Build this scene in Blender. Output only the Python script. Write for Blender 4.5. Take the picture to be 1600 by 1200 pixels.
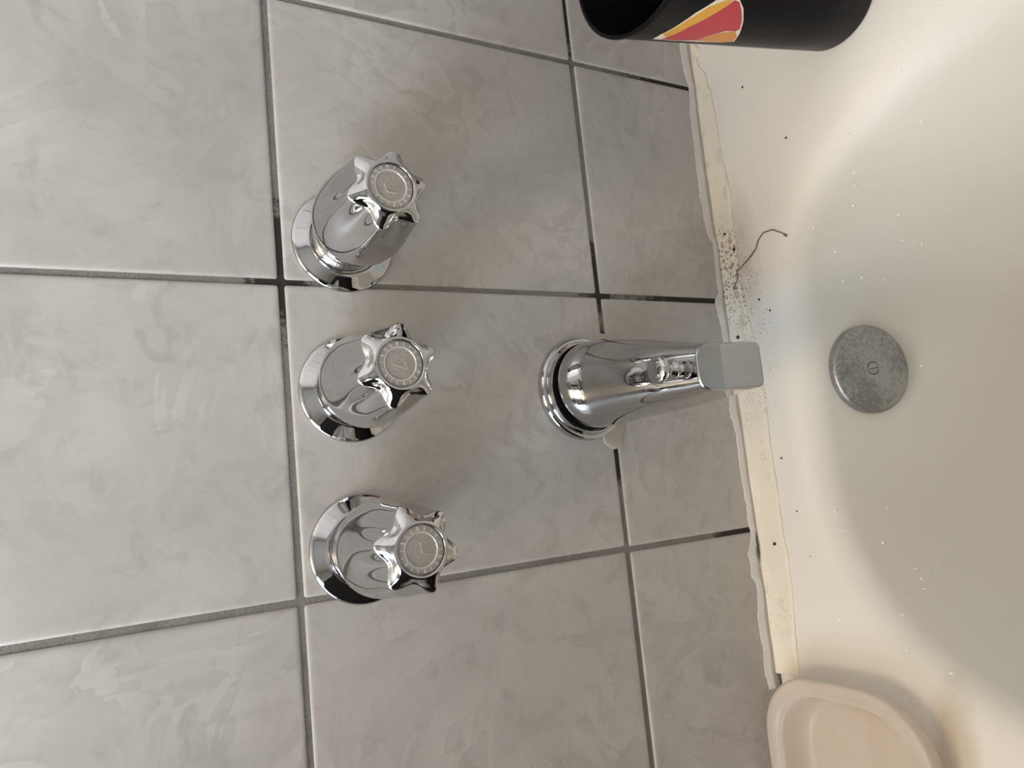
import bpy, bmesh, math, random
from mathutils import Vector, Matrix, noise
from mathutils.bvhtree import BVHTree

for o in list(bpy.data.objects):
    bpy.data.objects.remove(o, do_unlink=True)
scene = bpy.context.scene
COL = scene.collection
PI = math.pi
random.seed(7)

# ------------------------------------------------------------------ camera
cam_data = bpy.data.cameras.new('camera')
cam_data.sensor_fit = 'HORIZONTAL'
cam_data.sensor_width = 36.0
cam_data.lens = 1207.03 / 1600 * 36.0
cam_data.clip_start = 0.02
cam = bpy.data.objects.new('camera', cam_data)
COL.objects.link(cam)
CX = Vector((-0.0986155, -0.4894567, -0.8664336))       # image right (phone held sideways)
CD = Vector((-0.9869249, 0.1596531, 0.0221400))         # image down
CF = Vector((0.1274923, 0.8572882, -0.4988012))         # forward
CO = Vector((-0.1438, -0.4917, 0.3755))
m = Matrix.Identity(4)
for i in range(3):
    m[i][0] = CX[i]; m[i][1] = -CD[i]; m[i][2] = -CF[i]; m[i][3] = CO[i]
cam.matrix_world = m
scene.camera = cam

# ------------------------------------------------------------------ light and exposure
vs = scene.view_settings
vs.view_transform = 'Standard'
vs.look = 'None'
vs.gamma = 1.0
vs.use_curve_mapping = False
vs.exposure = 0.0

world = bpy.data.worlds.new('world')
scene.world = world
world.use_nodes = True
bg = world.node_tree.nodes['Background']
bg.inputs[0].default_value = (0.80, 0.88, 1.0, 1)
bg.inputs[1].default_value = 0.55

WIN = dict(x=-1.22, y0=-1.20, y1=-0.06, z0=0.50, z1=1.74)
def area_light(name, loc, direction, sx, sy, power, color):
    d = bpy.data.lights.new(name, 'AREA')
    d.shape = 'RECTANGLE'; d.size = sx; d.size_y = sy
    d.energy = power; d.color = color
    o = bpy.data.objects.new(name, d); COL.objects.link(o)
    o.location = loc
    o.rotation_euler = Vector(direction).to_track_quat('-Z', 'Y').to_euler()
    return o
area_light('window_daylight', (WIN['x'] + 0.02, (WIN['y0'] + WIN['y1']) / 2, (WIN['z0'] + WIN['z1']) / 2), (1, 0, 0),
           1.20, 1.10, 56.0, (0.82, 0.90, 1.0))
LAMP = (-0.60, -0.36, 1.80)
pl = bpy.data.lights.new('ceiling_bulb', 'POINT')
pl.energy = 27.0; pl.color = (1.0, 0.71, 0.38); pl.shadow_soft_size = 0.3
plo = bpy.data.objects.new('ceiling_bulb', pl); COL.objects.link(plo)
plo.location = (LAMP[0], LAMP[1], LAMP[2] - 0.17)

# ------------------------------------------------------------------ helpers
def link(name, me, parent=None, mat=None):
    o = bpy.data.objects.new(name, me)
    COL.objects.link(o)
    if parent is not None: o.parent = parent
    if mat is not None and me is not None:
        me.materials.clear(); me.materials.append(mat)
    return o
def mesh(name, verts, faces, smooth=True):
    me = bpy.data.meshes.new(name)
    me.from_pydata([tuple(v) for v in verts], [], faces)
    bm = bmesh.new(); bm.from_mesh(me)
    bmesh.ops.recalc_face_normals(bm, faces=bm.faces)
    bm.to_mesh(me); bm.free()
    if smooth:
        for p in me.polygons: p.use_smooth = True
    me.update()
    return me
def sharp(me, angle=35):
    try: me.set_sharp_from_angle(angle=math.radians(angle))
    except Exception: pass
    return me
def empty(name, loc, label, cat, group=None):
    o = bpy.data.objects.new(name, None)
    COL.objects.link(o); o.location = loc
    o.empty_display_size = 0.02
    return tag(o, label, cat, group)
def tag(o, label=None, cat=None, group=None, kind=None):
    if label: o['label'] = label
    if cat: o['category'] = cat
    if group: o['group'] = group
    if kind: o['kind'] = kind
    return o
def loft(rings, close0=False, close1=False, cyc=True):
    n = len(rings[0]); V = [p for r in rings for p in r]; F = []
    for i in range(len(rings) - 1):
        for j in range(n if cyc else n - 1):
            k = (j + 1) % n
            F.append((i*n + j, i*n + k, (i+1)*n + k, (i+1)*n + j))
    if close0: F.append(tuple(range(n)))
    if close1: F.append(tuple((len(rings)-1)*n + j for j in range(n)))
    return V, F
def lathe(name, prof, n=64, c0=False, c1=False, ang=30):
    """prof: (radius, height); axis runs out of the wall, along -Y"""
    rings = [[(r*math.cos(2*PI*j/n), -h, r*math.sin(2*PI*j/n)) for j in range(n)] for r, h in prof]
    V, F = loft(rings, c0, c1)
    return sharp(mesh(name, V, F), ang)
def lathe_z(name, prof, n=64, c0=False, c1=False, ang=40):
    rings = [[(r*math.cos(2*PI*j/n), r*math.sin(2*PI*j/n), h) for j in range(n)] for r, h in prof]
    V, F = loft(rings, c0, c1)
    return sharp(mesh(name, V, F), ang)
def box(name, x0, x1, y0, y1, z0, z1):
    V = [(x, y, z) for x in (x0, x1) for y in (y0, y1) for z in (z0, z1)]
    F = [(0,1,3,2), (4,6,7,5), (0,4,5,1), (2,3,7,6), (0,2,6,4), (1,5,7,3)]
    return mesh(name, V, F, smooth=False)
def tube(name, pts, rad, n=8):
    rings = []
    for i, p in enumerate(pts):
        p = Vector(p)
        t = (Vector(pts[min(i+1, len(pts)-1)]) - Vector(pts[max(i-1, 0)])).normalized()
        a = t.orthogonal().normalized() if i == 0 else (a - t*a.dot(t)).normalized()
        b = t.cross(a); r = rad(i/(len(pts)-1)) if callable(rad) else rad
        rings.append([p + a*r*math.cos(2*PI*j/n) + b*r*math.sin(2*PI*j/n) for j in range(n)])
    V, F = loft(rings, True, True)
    return mesh(name, V, F)
def interp(x, tab):
    if (x - tab[0][0]) * (tab[-1][0] - tab[0][0]) <= 0: return tab[0][1]
    for (a, b), (c, d) in zip(tab, tab[1:]):
        if min(a, c) <= x <= max(a, c):
            return b + (d - b) * ((x - a) / (c - a) if c != a else 0)
    return tab[-1][1]
def sstep(a, b, x):
    t = max(0, min(1, (x - a) / (b - a))); return t*t*(3 - 2*t)
def wob(x, s=1.0, seed=0.0):
    return noise.noise(Vector((x*s, seed, 0.37)))

# ------------------------------------------------------------------ materials
class NT:
    def __init__(self, name):
        self.m = bpy.data.materials.new(name); self.m.use_nodes = True
        self.t = self.m.node_tree; self.b = self.t.nodes['Principled BSDF']
    def n(self, typ, **kw):
        nd = self.t.nodes.new(typ)
        for k, v in kw.items(): setattr(nd, k, v)
        return nd
    def l(self, a, b): self.t.links.new(a, b)
    def set(self, **kw):
        for k, v in kw.items(): self.b.inputs[k.replace('_', ' ')].default_value = v
        return self
    def coord(self, kind='Object'):
        return self.n('ShaderNodeTexCoord').outputs[kind]
    def noise(self, vec, scale, detail=4, rough=0.5, dist=0.0):
        nd = self.n('ShaderNodeTexNoise')
        nd.inputs['Scale'].default_value = scale; nd.inputs['Detail'].default_value = detail
        nd.inputs['Roughness'].default_value = rough; nd.inputs['Distortion'].default_value = dist
        self.l(vec, nd.inputs['Vector']); return nd.outputs['Fac']
    def ramp(self, fac, stops, interp='LINEAR'):
        nd = self.n('ShaderNodeValToRGB'); cr = nd.color_ramp; cr.interpolation = interp
        while len(cr.elements) < len(stops): cr.elements.new(0.5)
        for e, (p, c) in zip(cr.elements, stops):
            e.position = p; e.color = (c, c, c, 1) if isinstance(c, (int, float)) else (*c, 1)
        self.l(fac, nd.inputs['Fac']); return nd.outputs['Color']
    def math(self, op, a, b=None, clamp=False):
        nd = self.n('ShaderNodeMath', operation=op, use_clamp=clamp)
        for i, v in enumerate((a, b)):
            if v is None: continue
            if isinstance(v, (int, float)): nd.inputs[i].default_value = v
            else: self.l(v, nd.inputs[i])
        return nd.outputs[0]
    def mix(self, fac, a, b, blend='MIX'):
        nd = self.n('ShaderNodeMix', data_type='RGBA', blend_type=blend)
        for s, v in ((nd.inputs[0], fac), (nd.inputs[6], a), (nd.inputs[7], b)):
            if isinstance(v, (int, float)): s.default_value = v
            elif isinstance(v, tuple): s.default_value = (*v, 1)
            else: self.l(v, s)
        return nd.outputs[2]
    def blob(self, vec, c, r):
        """soft mask, 1 at point c falling to 0 at the radii r"""
        mp = self.n('ShaderNodeMapping', vector_type='TEXTURE')
        mp.inputs['Location'].default_value = c; mp.inputs['Scale'].default_value = r
        self.l(vec, mp.inputs['Vector'])
        ln = self.n('ShaderNodeVectorMath', operation='LENGTH'); self.l(mp.outputs[0], ln.inputs[0])
        return self.math('SUBTRACT', 1.0, ln.outputs['Value'], clamp=True)
    def bump(self, h, strength=0.2, dist=0.001):
        nd = self.n('ShaderNodeBump'); nd.inputs['Strength'].default_value = strength
        nd.inputs['Distance'].default_value = dist
        self.l(h, nd.inputs['Height']); self.l(nd.outputs[0], self.b.inputs['Normal'])
    def color(self, s): self.l(s, self.b.inputs['Base Color']); return self
    def rough(self, s): self.l(s, self.b.inputs['Roughness']); return self

def simple(name, col, rough=0.5, metal=0.0, **kw):
    t = NT(name); t.set(Base_Color=(*col, 1), Roughness=rough, Metallic=metal, **kw)
    c = t.coord(); f = t.noise(c, 60, 3)
    t.color(t.mix(f, tuple(x*0.94 for x in col), tuple(min(1, x*1.05) for x in col)))
    return t.m

def mat_tile():
    t = NT('glazed_grey_tile'); co = t.coord()
    oi = t.n('ShaderNodeObjectInfo')
    sc = t.n('ShaderNodeVectorMath', operation='SCALE'); sc.inputs[3].default_value = 37.0
    cb = t.n('ShaderNodeCombineXYZ')
    for i in range(3): t.l(oi.outputs['Random'], cb.inputs[i])
    t.l(cb.outputs[0], sc.inputs[0])
    ad = t.n('ShaderNodeVectorMath', operation='ADD'); t.l(co, ad.inputs[0]); t.l(sc.outputs[0], ad.inputs[1])
    v = ad.outputs[0]
    big = t.noise(v, 7.0, 3, 0.5, 0.6)
    swirl = t.noise(v, 10.0, 5, 0.55, 2.6)
    fine = t.noise(v, 34.0, 6, 0.62, 1.2)
    base = t.ramp(big, [(0.30, (0.392, 0.370, 0.350)), (0.70, (0.466, 0.446, 0.425))])
    sw = t.ramp(swirl, [(0.34, 0.0), (0.47, 0.45), (0.53, 0.12), (0.60, 0.62), (0.72, 0.2)])
    tr = t.noise(v, 5.5, 4, 0.5, 3.2)
    saw = t.math('FRACT', t.math('MULTIPLY', tr, 6.0))
    msk = t.ramp(t.noise(v, 9.0, 2), [(0.42, 0.0), (0.62, 1.0)])
    base = t.mix(t.math('MULTIPLY', t.math('MULTIPLY', saw, msk), 0.46), base, (0.62, 0.60, 0.57))
    hue = t.noise(v, 4.0, 2, 0.5, 0.8)
    base = t.mix(t.ramp(hue, [(0.42, 0.0), (0.62, 0.16)]), base, (0.45, 0.44, 0.385))
    c1 = t.mix(t.math('MULTIPLY', sw, 0.42), base, (0.600, 0.580, 0.552))
    fr = t.ramp(fine, [(0.34, 1.0), (0.46, 0.0)])
    c2 = t.mix(t.math('MULTIPLY', fr, 0.40), c1, (0.330, 0.310, 0.286))
    t.color(c2)
    t.rough(t.ramp(fine, [(0.3, 0.34), (0.7, 0.44)]))
    t.b.inputs['Specular IOR Level'].default_value = 0.42
    t.bump(t.noise(v, 90.0, 3), 0.06, 0.0006)
    return t.m

def mat_grout():
    t = NT('grey_sanded_grout'); co = t.coord()
    grain = t.noise(co, 620.0, 3, 0.7)
    blot = t.noise(co, 42.0, 4, 0.6)
    base = t.ramp(grain, [(0.30, (0.165, 0.155, 0.142)), (0.52, (0.245, 0.234, 0.218)), (0.75, (0.33, 0.315, 0.295))])
    base = t.mix(t.ramp(blot, [(0.45, 0.0), (0.7, 0.45)]), base, (0.12, 0.108, 0.090))
    # black mildew where the joints run down into the tub, and along some joints
    spots = [((0.195, 0, -0.118), (0.06, 0.05, 0.085)), ((0.0, 0, -0.118), (0.05, 0.05, 0.115)), ((-0.203, 0, -0.124), (0.04, 0.05, 0.045)),
             ((0.262, 0, 0.0), (0.075, 0.05, 0.05)), ((0.016, 0, 0.0), (0.045, 0.05, 0.03)), ((-0.128, 0, 0.0), (0.035, 0.05, 0.03)),
             ((-0.040, 0, 0.0), (0.02, 0.05, 0.03)), ((0.01, 0, 0.2537), (0.07, 0.05, 0.035))]
    mask = None
    for c, r in spots:
        b = t.blob(co, c, r)
        mask = b if mask is None else t.math('MAXIMUM', mask, b)
    mk = t.math('ADD', t.math('MULTIPLY', mask, 0.85), t.math('MULTIPLY', t.noise(co, 190.0, 4, 0.7), 1.15))
    mk = t.ramp(mk, [(0.78, 0.0), (0.90, 0.55), (1.0, 0.95)])
    t.color(t.mix(mk, base, (0.022, 0.018, 0.013)))
    t.set(Roughness=0.92)
    t.bump(grain, 0.6, 0.0008)
    return t.m

def mat_chrome(name='polished_chrome', rough=0.035, col=(0.56, 0.56, 0.565)):
    t = NT(name); t.set(Metallic=1.0)
    co = t.coord()
    f = t.noise(co, 130.0, 4)
    t.color(t.mix(f, tuple(c*0.97 for c in col), tuple(c*1.03 for c in col)))
    t.rough(t.ramp(f, [(0.35, rough*0.8), (0.75, rough*1.5)]))
    return t.m

def mat_brushed():
    t = NT('brushed_chrome_nose'); t.set(Metallic=1.0)
    co = t.coord()
    mp = t.n('ShaderNodeMapping'); mp.inputs['Scale'].default_value = (900, 20, 14); t.l(co, mp.inputs['Vector'])
    f = t.noise(mp.outputs[0], 1.0, 3)
    t.color(t.mix(f, (0.42, 0.44, 0.46), (0.47, 0.49, 0.51)))
    t.rough(t.ramp(f, [(0.3, 0.16), (0.7, 0.22)]))
    return t.m

def mat_tub():
    t = NT('bathtub_enamel'); co = t.coord()
    big = t.noise(co, 5.0, 3)
    c = t.mix(big, (0.690, 0.672, 0.622), (0.715, 0.697, 0.647))
    # soft-edged tan patch beside the soap dish
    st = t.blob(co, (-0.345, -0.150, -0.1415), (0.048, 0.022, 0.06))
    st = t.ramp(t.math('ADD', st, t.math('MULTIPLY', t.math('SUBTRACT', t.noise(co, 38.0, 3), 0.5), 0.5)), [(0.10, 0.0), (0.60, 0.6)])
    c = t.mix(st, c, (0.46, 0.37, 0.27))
    # mildew specks on the ledge behind the faucet
    vo = t.n('ShaderNodeTexVoronoi'); vo.inputs['Scale'].default_value = 430.0; t.l(co, vo.inputs['Vector'])
    size = t.math('MULTIPLY', t.math('ADD', t.blob(co, (0.020, -0.030, -0.14), (0.085, 0.034, 0.03)),
                                     t.math('MULTIPLY', t.blob(co, (-0.075, -0.036, -0.14), (0.12, 0.030, 0.03)), 0.75)), 0.36)
    rnd = t.n('ShaderNodeSeparateColor'); t.l(vo.outputs['Color'], rnd.inputs[0])
    dot = t.math('LESS_THAN', vo.outputs['Distance'], t.math('MULTIPLY', size, rnd.outputs[0]))
    c = t.mix(t.math('MULTIPLY', dot, 0.72), c, (0.10, 0.075, 0.045))
    # grime film close to the caulk
    gr = t.math('MULTIPLY', t.blob(co, (0.030, -0.026, -0.14), (0.085, 0.022, 0.03)), t.noise(co, 120.0, 4))
    c = t.mix(t.math('MULTIPLY', gr, 0.9), c, (0.33, 0.28, 0.21))
    t.color(c)
    t.set(Roughness=0.36, Specular_IOR_Level=0.32)
    t.bump(t.noise(co, 30.0, 2), 0.02, 0.001)
    return t.m

def mat_caulk(name, a, b, specks):
    t = NT(name); co = t.coord()
    c = t.mix(t.noise(co, 40.0, 4), a, b)
    if specks:
        vo = t.n('ShaderNodeTexVoronoi'); vo.inputs['Scale'].default_value = 520.0
        t.l(co, vo.inputs['Vector'])
        sz = t.math('ADD', t.math('MULTIPLY', t.blob(co, (0.028, -0.014, -0.14), (0.070, 0.05, 0.05)), 0.80),
                    t.math('MULTIPLY', t.blob(co, (-0.070, -0.018, -0.14), (0.10, 0.05, 0.05)), 0.42))
        rnd = t.n('ShaderNodeSeparateColor'); t.l(vo.outputs['Color'], rnd.inputs[0])
        dot = t.math('LESS_THAN', vo.outputs['Distance'], t.math('MULTIPLY', sz, rnd.outputs[0]))
        c = t.mix(t.math('MULTIPLY', dot, 0.75), c, (0.085, 0.062, 0.035))
        # larger ring-like blisters
        v2 = t.n('ShaderNodeTexVoronoi'); v2.inputs['Scale'].default_value = 62.0; t.l(co, v2.inputs['Vector'])
        ring = t.math('SUBTRACT', 1.0, t.math('MULTIPLY', t.math('ABSOLUTE', t.math('SUBTRACT', v2.outputs['Distance'], 0.24)), 22.0), clamp=True)
        zone = t.ramp(t.blob(co, (-0.10, -0.018, -0.14), (0.11, 0.05, 0.05)), [(0.0, 0.0), (0.5, 0.55)])
        c = t.mix(t.math('MULTIPLY', t.math('MULTIPLY', ring, zone), t.noise(co, 90, 3)), c, (0.30, 0.25, 0.17))
        v3 = t.n('ShaderNodeTexVoronoi'); v3.inputs['Scale'].default_value = 210.0; t.l(co, v3.inputs['Vector'])
        r3 = t.n('ShaderNodeSeparateColor'); t.l(v3.outputs['Color'], r3.inputs[0])
        s3 = t.math('MULTIPLY', t.math('MULTIPLY', t.blob(co, (0.030, -0.014, -0.14), (0.055, 0.05, 0.05)), 0.62), r3.outputs[1])
        d3 = t.math('LESS_THAN', t.math('ADD', v3.outputs['Distance'], t.math('MULTIPLY', t.noise(co, 500.0, 2), 0.25)), t.math('ADD', s3, 0.06))
        c = t.mix(t.math('MULTIPLY', d3, 0.6), c, (0.17, 0.13, 0.075))
        sm = t.ramp(t.noise(co, 75.0, 4, 0.6), [(0.52, 0.0), (0.70, 1.0)])
        zn = t.math('MAXIMUM', t.blob(co, (0.05, -0.012, -0.14), (0.20, 0.06, 0.05)), t.blob(co, (-0.262, -0.008, -0.14), (0.04, 0.03, 0.05)))
        c = t.mix(t.math('MULTIPLY', t.math('MULTIPLY', sm, zn), 0.75), c, (0.33, 0.28, 0.21))
    t.color(c); t.set(Roughness=0.5, Specular_IOR_Level=0.35)
    t.bump(t.noise(co, 160.0, 3), 0.25, 0.0008)
    return t.m

def mat_overflow():
    t = NT('worn_nickel_plate'); co = t.coord()
    mott = t.noise(co, 420.0, 4, 0.7)
    zone = t.noise(co, 26.0, 3)
    t.color(t.mix(t.ramp(t.math('ADD', t.math('MULTIPLY', mott, 0.5), t.math('MULTIPLY', zone, 0.5)), [(0.42, 0.0), (0.58, 1.0)]),
                  (0.245, 0.25, 0.25), (0.46, 0.46, 0.45)))
    t.set(Metallic=0.85); t.rough(t.ramp(mott, [(0.3, 0.40), (0.7, 0.55)]))
    t.bump(mott, 0.12, 0.0004)
    return t.m

def mat_dish():
    t = NT('frosted_translucent_plastic'); co = t.coord()
    f = t.noise(co, 34.0, 4, 0.6)
    c = t.mix(t.ramp(f, [(0.50, 0.0), (0.78, 0.5)]), (0.84, 0.785, 0.725), (0.74, 0.62, 0.50))
    t.color(c)
    t.set(Roughness=0.24, Specular_IOR_Level=0.5)
    t.bump(t.noise(co, 60.0, 3), 0.12, 0.001)
    tl = t.n('ShaderNodeBsdfTranslucent'); t.l(c, tl.inputs['Color'])
    tp = t.n('ShaderNodeBsdfTransparent'); tp.inputs['Color'].default_value = (0.95, 0.90, 0.84, 1)
    m1 = t.n('ShaderNodeMixShader'); m1.inputs[0].default_value = 0.40
    m2 = t.n('ShaderNodeMixShader'); m2.inputs[0].default_value = 0.38
    t.l(t.b.outputs[0], m1.inputs[1]); t.l(tl.outputs[0], m1.inputs[2])
    t.l(m1.outputs[0], m2.inputs[1]); t.l(tp.outputs[0], m2.inputs[2])
    t.l(m2.outputs[0], t.t.nodes['Material Output'].inputs['Surface'])
    return t.m

def mat_glass(name, col=(1, 1, 1), ior=1.33, rough=0.0):
    t = NT(name); co = t.coord()
    t.color(t.mix(t.noise(co, 20), tuple(c*0.99 for c in col), col))
    t.set(Roughness=rough, Transmission_Weight=1.0, IOR=ior)
    return t.m

M_TILE = mat_tile(); M_GROUT = mat_grout(); M_CHROME = mat_chrome(); M_NOSE = mat_brushed()
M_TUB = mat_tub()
M_DECKCAULK = mat_caulk('cream_caulk_tape', (0.68, 0.635, 0.54), (0.74, 0.695, 0.60), True)
M_WALLCAULK = mat_caulk('thin_white_caulk', (0.56, 0.535, 0.49), (0.68, 0.655, 0.61), False)
M_PATCH = mat_caulk('beige_sealant', (0.40, 0.37, 0.31), (0.50, 0.465, 0.40), False)
M_OVER = mat_overflow(); M_DISH = mat_dish()
M_BTN = None
M_BLACK = simple('matt_black_plastic', (0.0055, 0.0055, 0.006), 0.30, Specular_IOR_Level=0.07)
M_CUPIN = simple('black_plastic_inside', (0.006, 0.006, 0.006), 0.6)
M_PAINT = simple('warm_white_paint', (0.40, 0.40, 0.39), 0.7)
M_CEIL = simple('ceiling_paint', (0.50, 0.49, 0.47), 0.8)
M_FLOOR = simple('dark_grey_vinyl', (0.17, 0.16, 0.15), 0.5)
M_WHITE = simple('white_painted_wood', (0.78, 0.78, 0.76), 0.4)
M_STANDIN = simple('stand_in_black', (0.008, 0.008, 0.009), 0.9)
M_GAP = simple('dark_gap', (0.008, 0.008, 0.008), 0.6)

# ------------------------------------------------------------------ room shell
X0, X1, Y0, Y1 = -1.22, 0.307, -2.30, 0.0
ZF, ZC = -0.56, 1.86
ZD = -0.1415                    # height of the tub ledge
W, H = 0.203, 0.25372           # tile pitch

# tiled wall: grout bed with every tile its own object
ZT = 5 * H
wf = link('wall_front', box('wall_front', X0, X1 + 0.1, 0.0016, 0.09, ZF, ZC), None, M_GROUT)
tag(wf, 'grey swirl-glazed ceramic tile wall with dark grout behind the faucet', kind='structure')
TILES = {}
def tile_mesh(w, h):
    key = (round(w, 4), round(h, 4))
    if key in TILES: return TILES[key]
    prof = [(0.0, 0.0030), (0.0, 0.0011), (0.0003, 0.0006), (0.0010, 0.00018), (0.0021, 0.0), (0.0045, 0.0)]
    rings = []
    for ins, y in prof:
        a, b = w/2 - ins, h/2 - ins
        r = max(0.0008, 0.0016 - ins*0.3)
        ring = []
        for (sx, sz, a0) in ((1, 1, 0), (-1, 1, 90), (-1, -1, 180), (1, -1, 270)):
            for k in (0, 45, 90):
                t = math.radians(a0 + k)
                ring.append((sx*(a - r) + r*math.cos(t), y, sz*(b - r) + r*math.sin(t)))
        rings.append(ring)
    V, F = loft(rings, False, True)
    me = mesh('tile', V, F); me.materials.append(M_TILE)
    TILES[key] = me
    return me
G = 0.0043
xs = [-7*W, -6*W, -5*W, -4*W, -3*W, -2*W, -W, 0, W, X1 - 0.001]
zs = [ZD - 0.006, 0, H, 2*H, 3*H, 4*H, 5*H]
def put_tiles(parent, xs, zs, tf):
    for i in range(len(xs) - 1):
        for j in range(len(zs) - 1):
            w = xs[i+1] - xs[i] - G; h = zs[j+1] - zs[j] - G
            if w < 0.02: continue
            o = link('tile', tile_mesh(w, h), parent)
            o.matrix_local = tf((xs[i] + xs[i+1])/2 + random.uniform(-.0003, .0003), (zs[j] + zs[j+1])/2 + random.uniform(-.0003, .0003)) @ \
                Matrix.Rotation(random.uniform(-.0022, .0022), 4, 'X') @ Matrix.Rotation(random.uniform(-.0022, .0022), 4, 'Z') @ Matrix.Rotation(random.uniform(-.0012, .0012), 4, 'Y')
put_tiles(wf, xs, zs, lambda a, b: Matrix.Translation((a, random.uniform(-.0002, .0002), b)))
put_tiles(wf, [-6*W, -5*W, -4*W, -3*W, -0.4595], [-2*H - 0.05, -H, ZD - 0.006], lambda a, b: Matrix.Translation((a, random.uniform(-.0002, .0002), b)))
up = link('upper_paint', box('upper_paint', X0, X1, -0.002, 0.0016, 5*H + 0.002, ZC), wf, M_PAINT)

# alcove side wall, tiled the same way
wr = link('wall_right', box('wall_right', X1 + 0.0026, X1 + 0.09, Y0, 0.0, ZF, ZC), None, M_GROUT)
tag(wr, 'grey tiled side wall of the tub alcove', kind='structure')
ys = [-1.65, -7*W, -6*W, -5*W, -4*W, -3*W, -2*W, -W, -0.004]
put_tiles(wr, ys, [-0.1475, 0, H, 2*H, 3*H, 4*H, 5*H],
          lambda a, b: Matrix.Translation((X1 + 0.0012, a, b)) @ Matrix.Rotation(-PI/2, 4, 'Z'))

def structure(name, me, mat, label=None):
    return tag(link(name, me, None, mat), label, kind='structure')
structure('floor', box('floor', X0 - .1, X1 + .1, Y0 - .1, 0.0, ZF - 0.05, ZF), M_FLOOR)
structure('ceiling', box('ceiling', X0 - .1, X1 + .1, Y0 - .1, 0.09, ZC, ZC + 0.05), M_CEIL)
structure('wall_back', box('wall_back', X0 - .1, X1 + .1, Y0 - 0.1, Y0, ZF, ZC), M_PAINT)
# left wall with a window opening
V = []; F = []
def addbox(x0, x1, y0, y1, z0, z1):
    b = len(V)
    V.extend((x, y, z) for x in (x0, x1) for y in (y0, y1) for z in (z0, z1))
    F.extend(tuple(b + k for k in f) for f in [(0,1,3,2), (4,6,7,5), (0,4,5,1), (2,3,7,6), (0,2,6,4), (1,5,7,3)])
wy0, wy1, wz0, wz1 = WIN['y0'], WIN['y1'], WIN['z0'], WIN['z1']
addbox(X0 - .1, X0, Y0, wy0, ZF, ZC); addbox(X0 - .1, X0, wy1, 0.0, ZF, ZC)
addbox(X0 - .1, X0, wy0, wy1, ZF, wz0); addbox(X0 - .1, X0, wy0, wy1, wz1, ZC)
structure('wall_left', mesh('wall_left', V, F, False), M_PAINT)
V = []; F = []
for a in ((wy0, wy0+.04, wz0, wz1), (wy1-.04, wy1, wz0, wz1), (wy0+.04, wy1-.04, wz0, wz0+.04), (wy0+.04, wy1-.04, wz1-.04, wz1), (wy0+.04, wy1-.04, (wz0+wz1)/2-.015, (wz0+wz1)/2+.015)):
    addbox(X0 - .07, X0 - .02, *a)
wn = structure('window_1', mesh('window_1', V, F, False), M_WHITE)
link('pane', box('pane', X0 - .048, X0 - .043, wy0 + .03, wy1 - .03, wz0 + .03, wz1 - .03), wn, mat_glass('window_glass', (0.95, 0.97, 0.98), 1.45))

# ------------------------------------------------------------------ bathtub
TCX, TCY = -0.0764, -0.762
def rrect(a, b, r, z, n=14, s=10):
    cx = TCX - 0.007 if a < 0.30 else TCX       # the basin sits a little left of the middle
    r = min(r, a - 1e-4, b - 1e-4); P = []
    for sx, sy, a0 in ((1, 1, 0), (-1, 1, 90), (-1, -1, 180), (1, -1, 270)):
        for k in range(n + 1):
            t = math.radians(a0 + 90*k/n)
            P.append((cx + sx*(a - r) + r*math.cos(t), TCY + sy*(b - r) + r*math.sin(t), z))
    out = []
    N = len(P)
    for i in range(N):
        out.append(P[i])
        if i % (n + 1) == n:
            q = P[(i + 1) % N]
            for k in range(1, s):
                u = k/s
                out.append(tuple(P[i][c]*(1-u) + q[c]*u for c in range(3)))
    return out
RA, RB, RR = 0.275, 0.716, 0.195        # where the ledge starts to roll into the basin
ZB = ZD - 0.345
FR = 0.07
SL = math.tan(math.radians(14))
def basin(ROLL, steep=76):
    SL = math.tan(math.radians(90 - steep))
    rings = [rrect(0.3814, 0.7610, 0.012, ZF + 0.004), rrect(0.3814, 0.7610, 0.012, ZD - 0.012), rrect(0.3808, 0.7604, 0.012, ZD - 0.004),
             rrect(0.378, 0.7580, 0.012, ZD), rrect(0.370, 0.752, 0.015, ZD), rrect(RA + 0.012, RB + 0.012, RR + .012, ZD), rrect(RA + 0.002, RB + 0.002, RR + .002, ZD - 0.00005)]
    for k in range(1, 15):
        th = math.radians(steep) * k/14
        d = ROLL*math.sin(th)
        rings.append(rrect(RA - d, RB - d, RR - d*0.7, ZD - ROLL*(1 - math.cos(th))))
    d0 = ROLL*math.sin(math.radians(steep)); z0 = ZD - ROLL*(1 - math.cos(math.radians(steep)))
    for k in range(1, 15):
        z = z0 + (ZB + FR*0.78 - z0)*k/14
        d = d0 + (z0 - z)*SL
        rings.append(rrect(RA - d, RB - d, RR - d*0.6, z))
    dl = d; zl = z
    for k in range(1, 9):
        th = math.radians(14 + 76*k/8)
        dd = FR*(math.cos(math.radians(14)) - math.cos(th)); zz = zl - FR*(math.sin(th) - math.sin(math.radians(14)))
        rings.append(rrect(RA - dl - dd, RB - dl - dd, max(0.03, RR - dl*0.6 - dd), zz))
    for f in (0.6, 0.25):
        rings.append(rrect((RA - dl - dd)*f, (RB - dl - dd)*f, 0.1*f, zz - 0.002))
    return rings, zz
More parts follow.
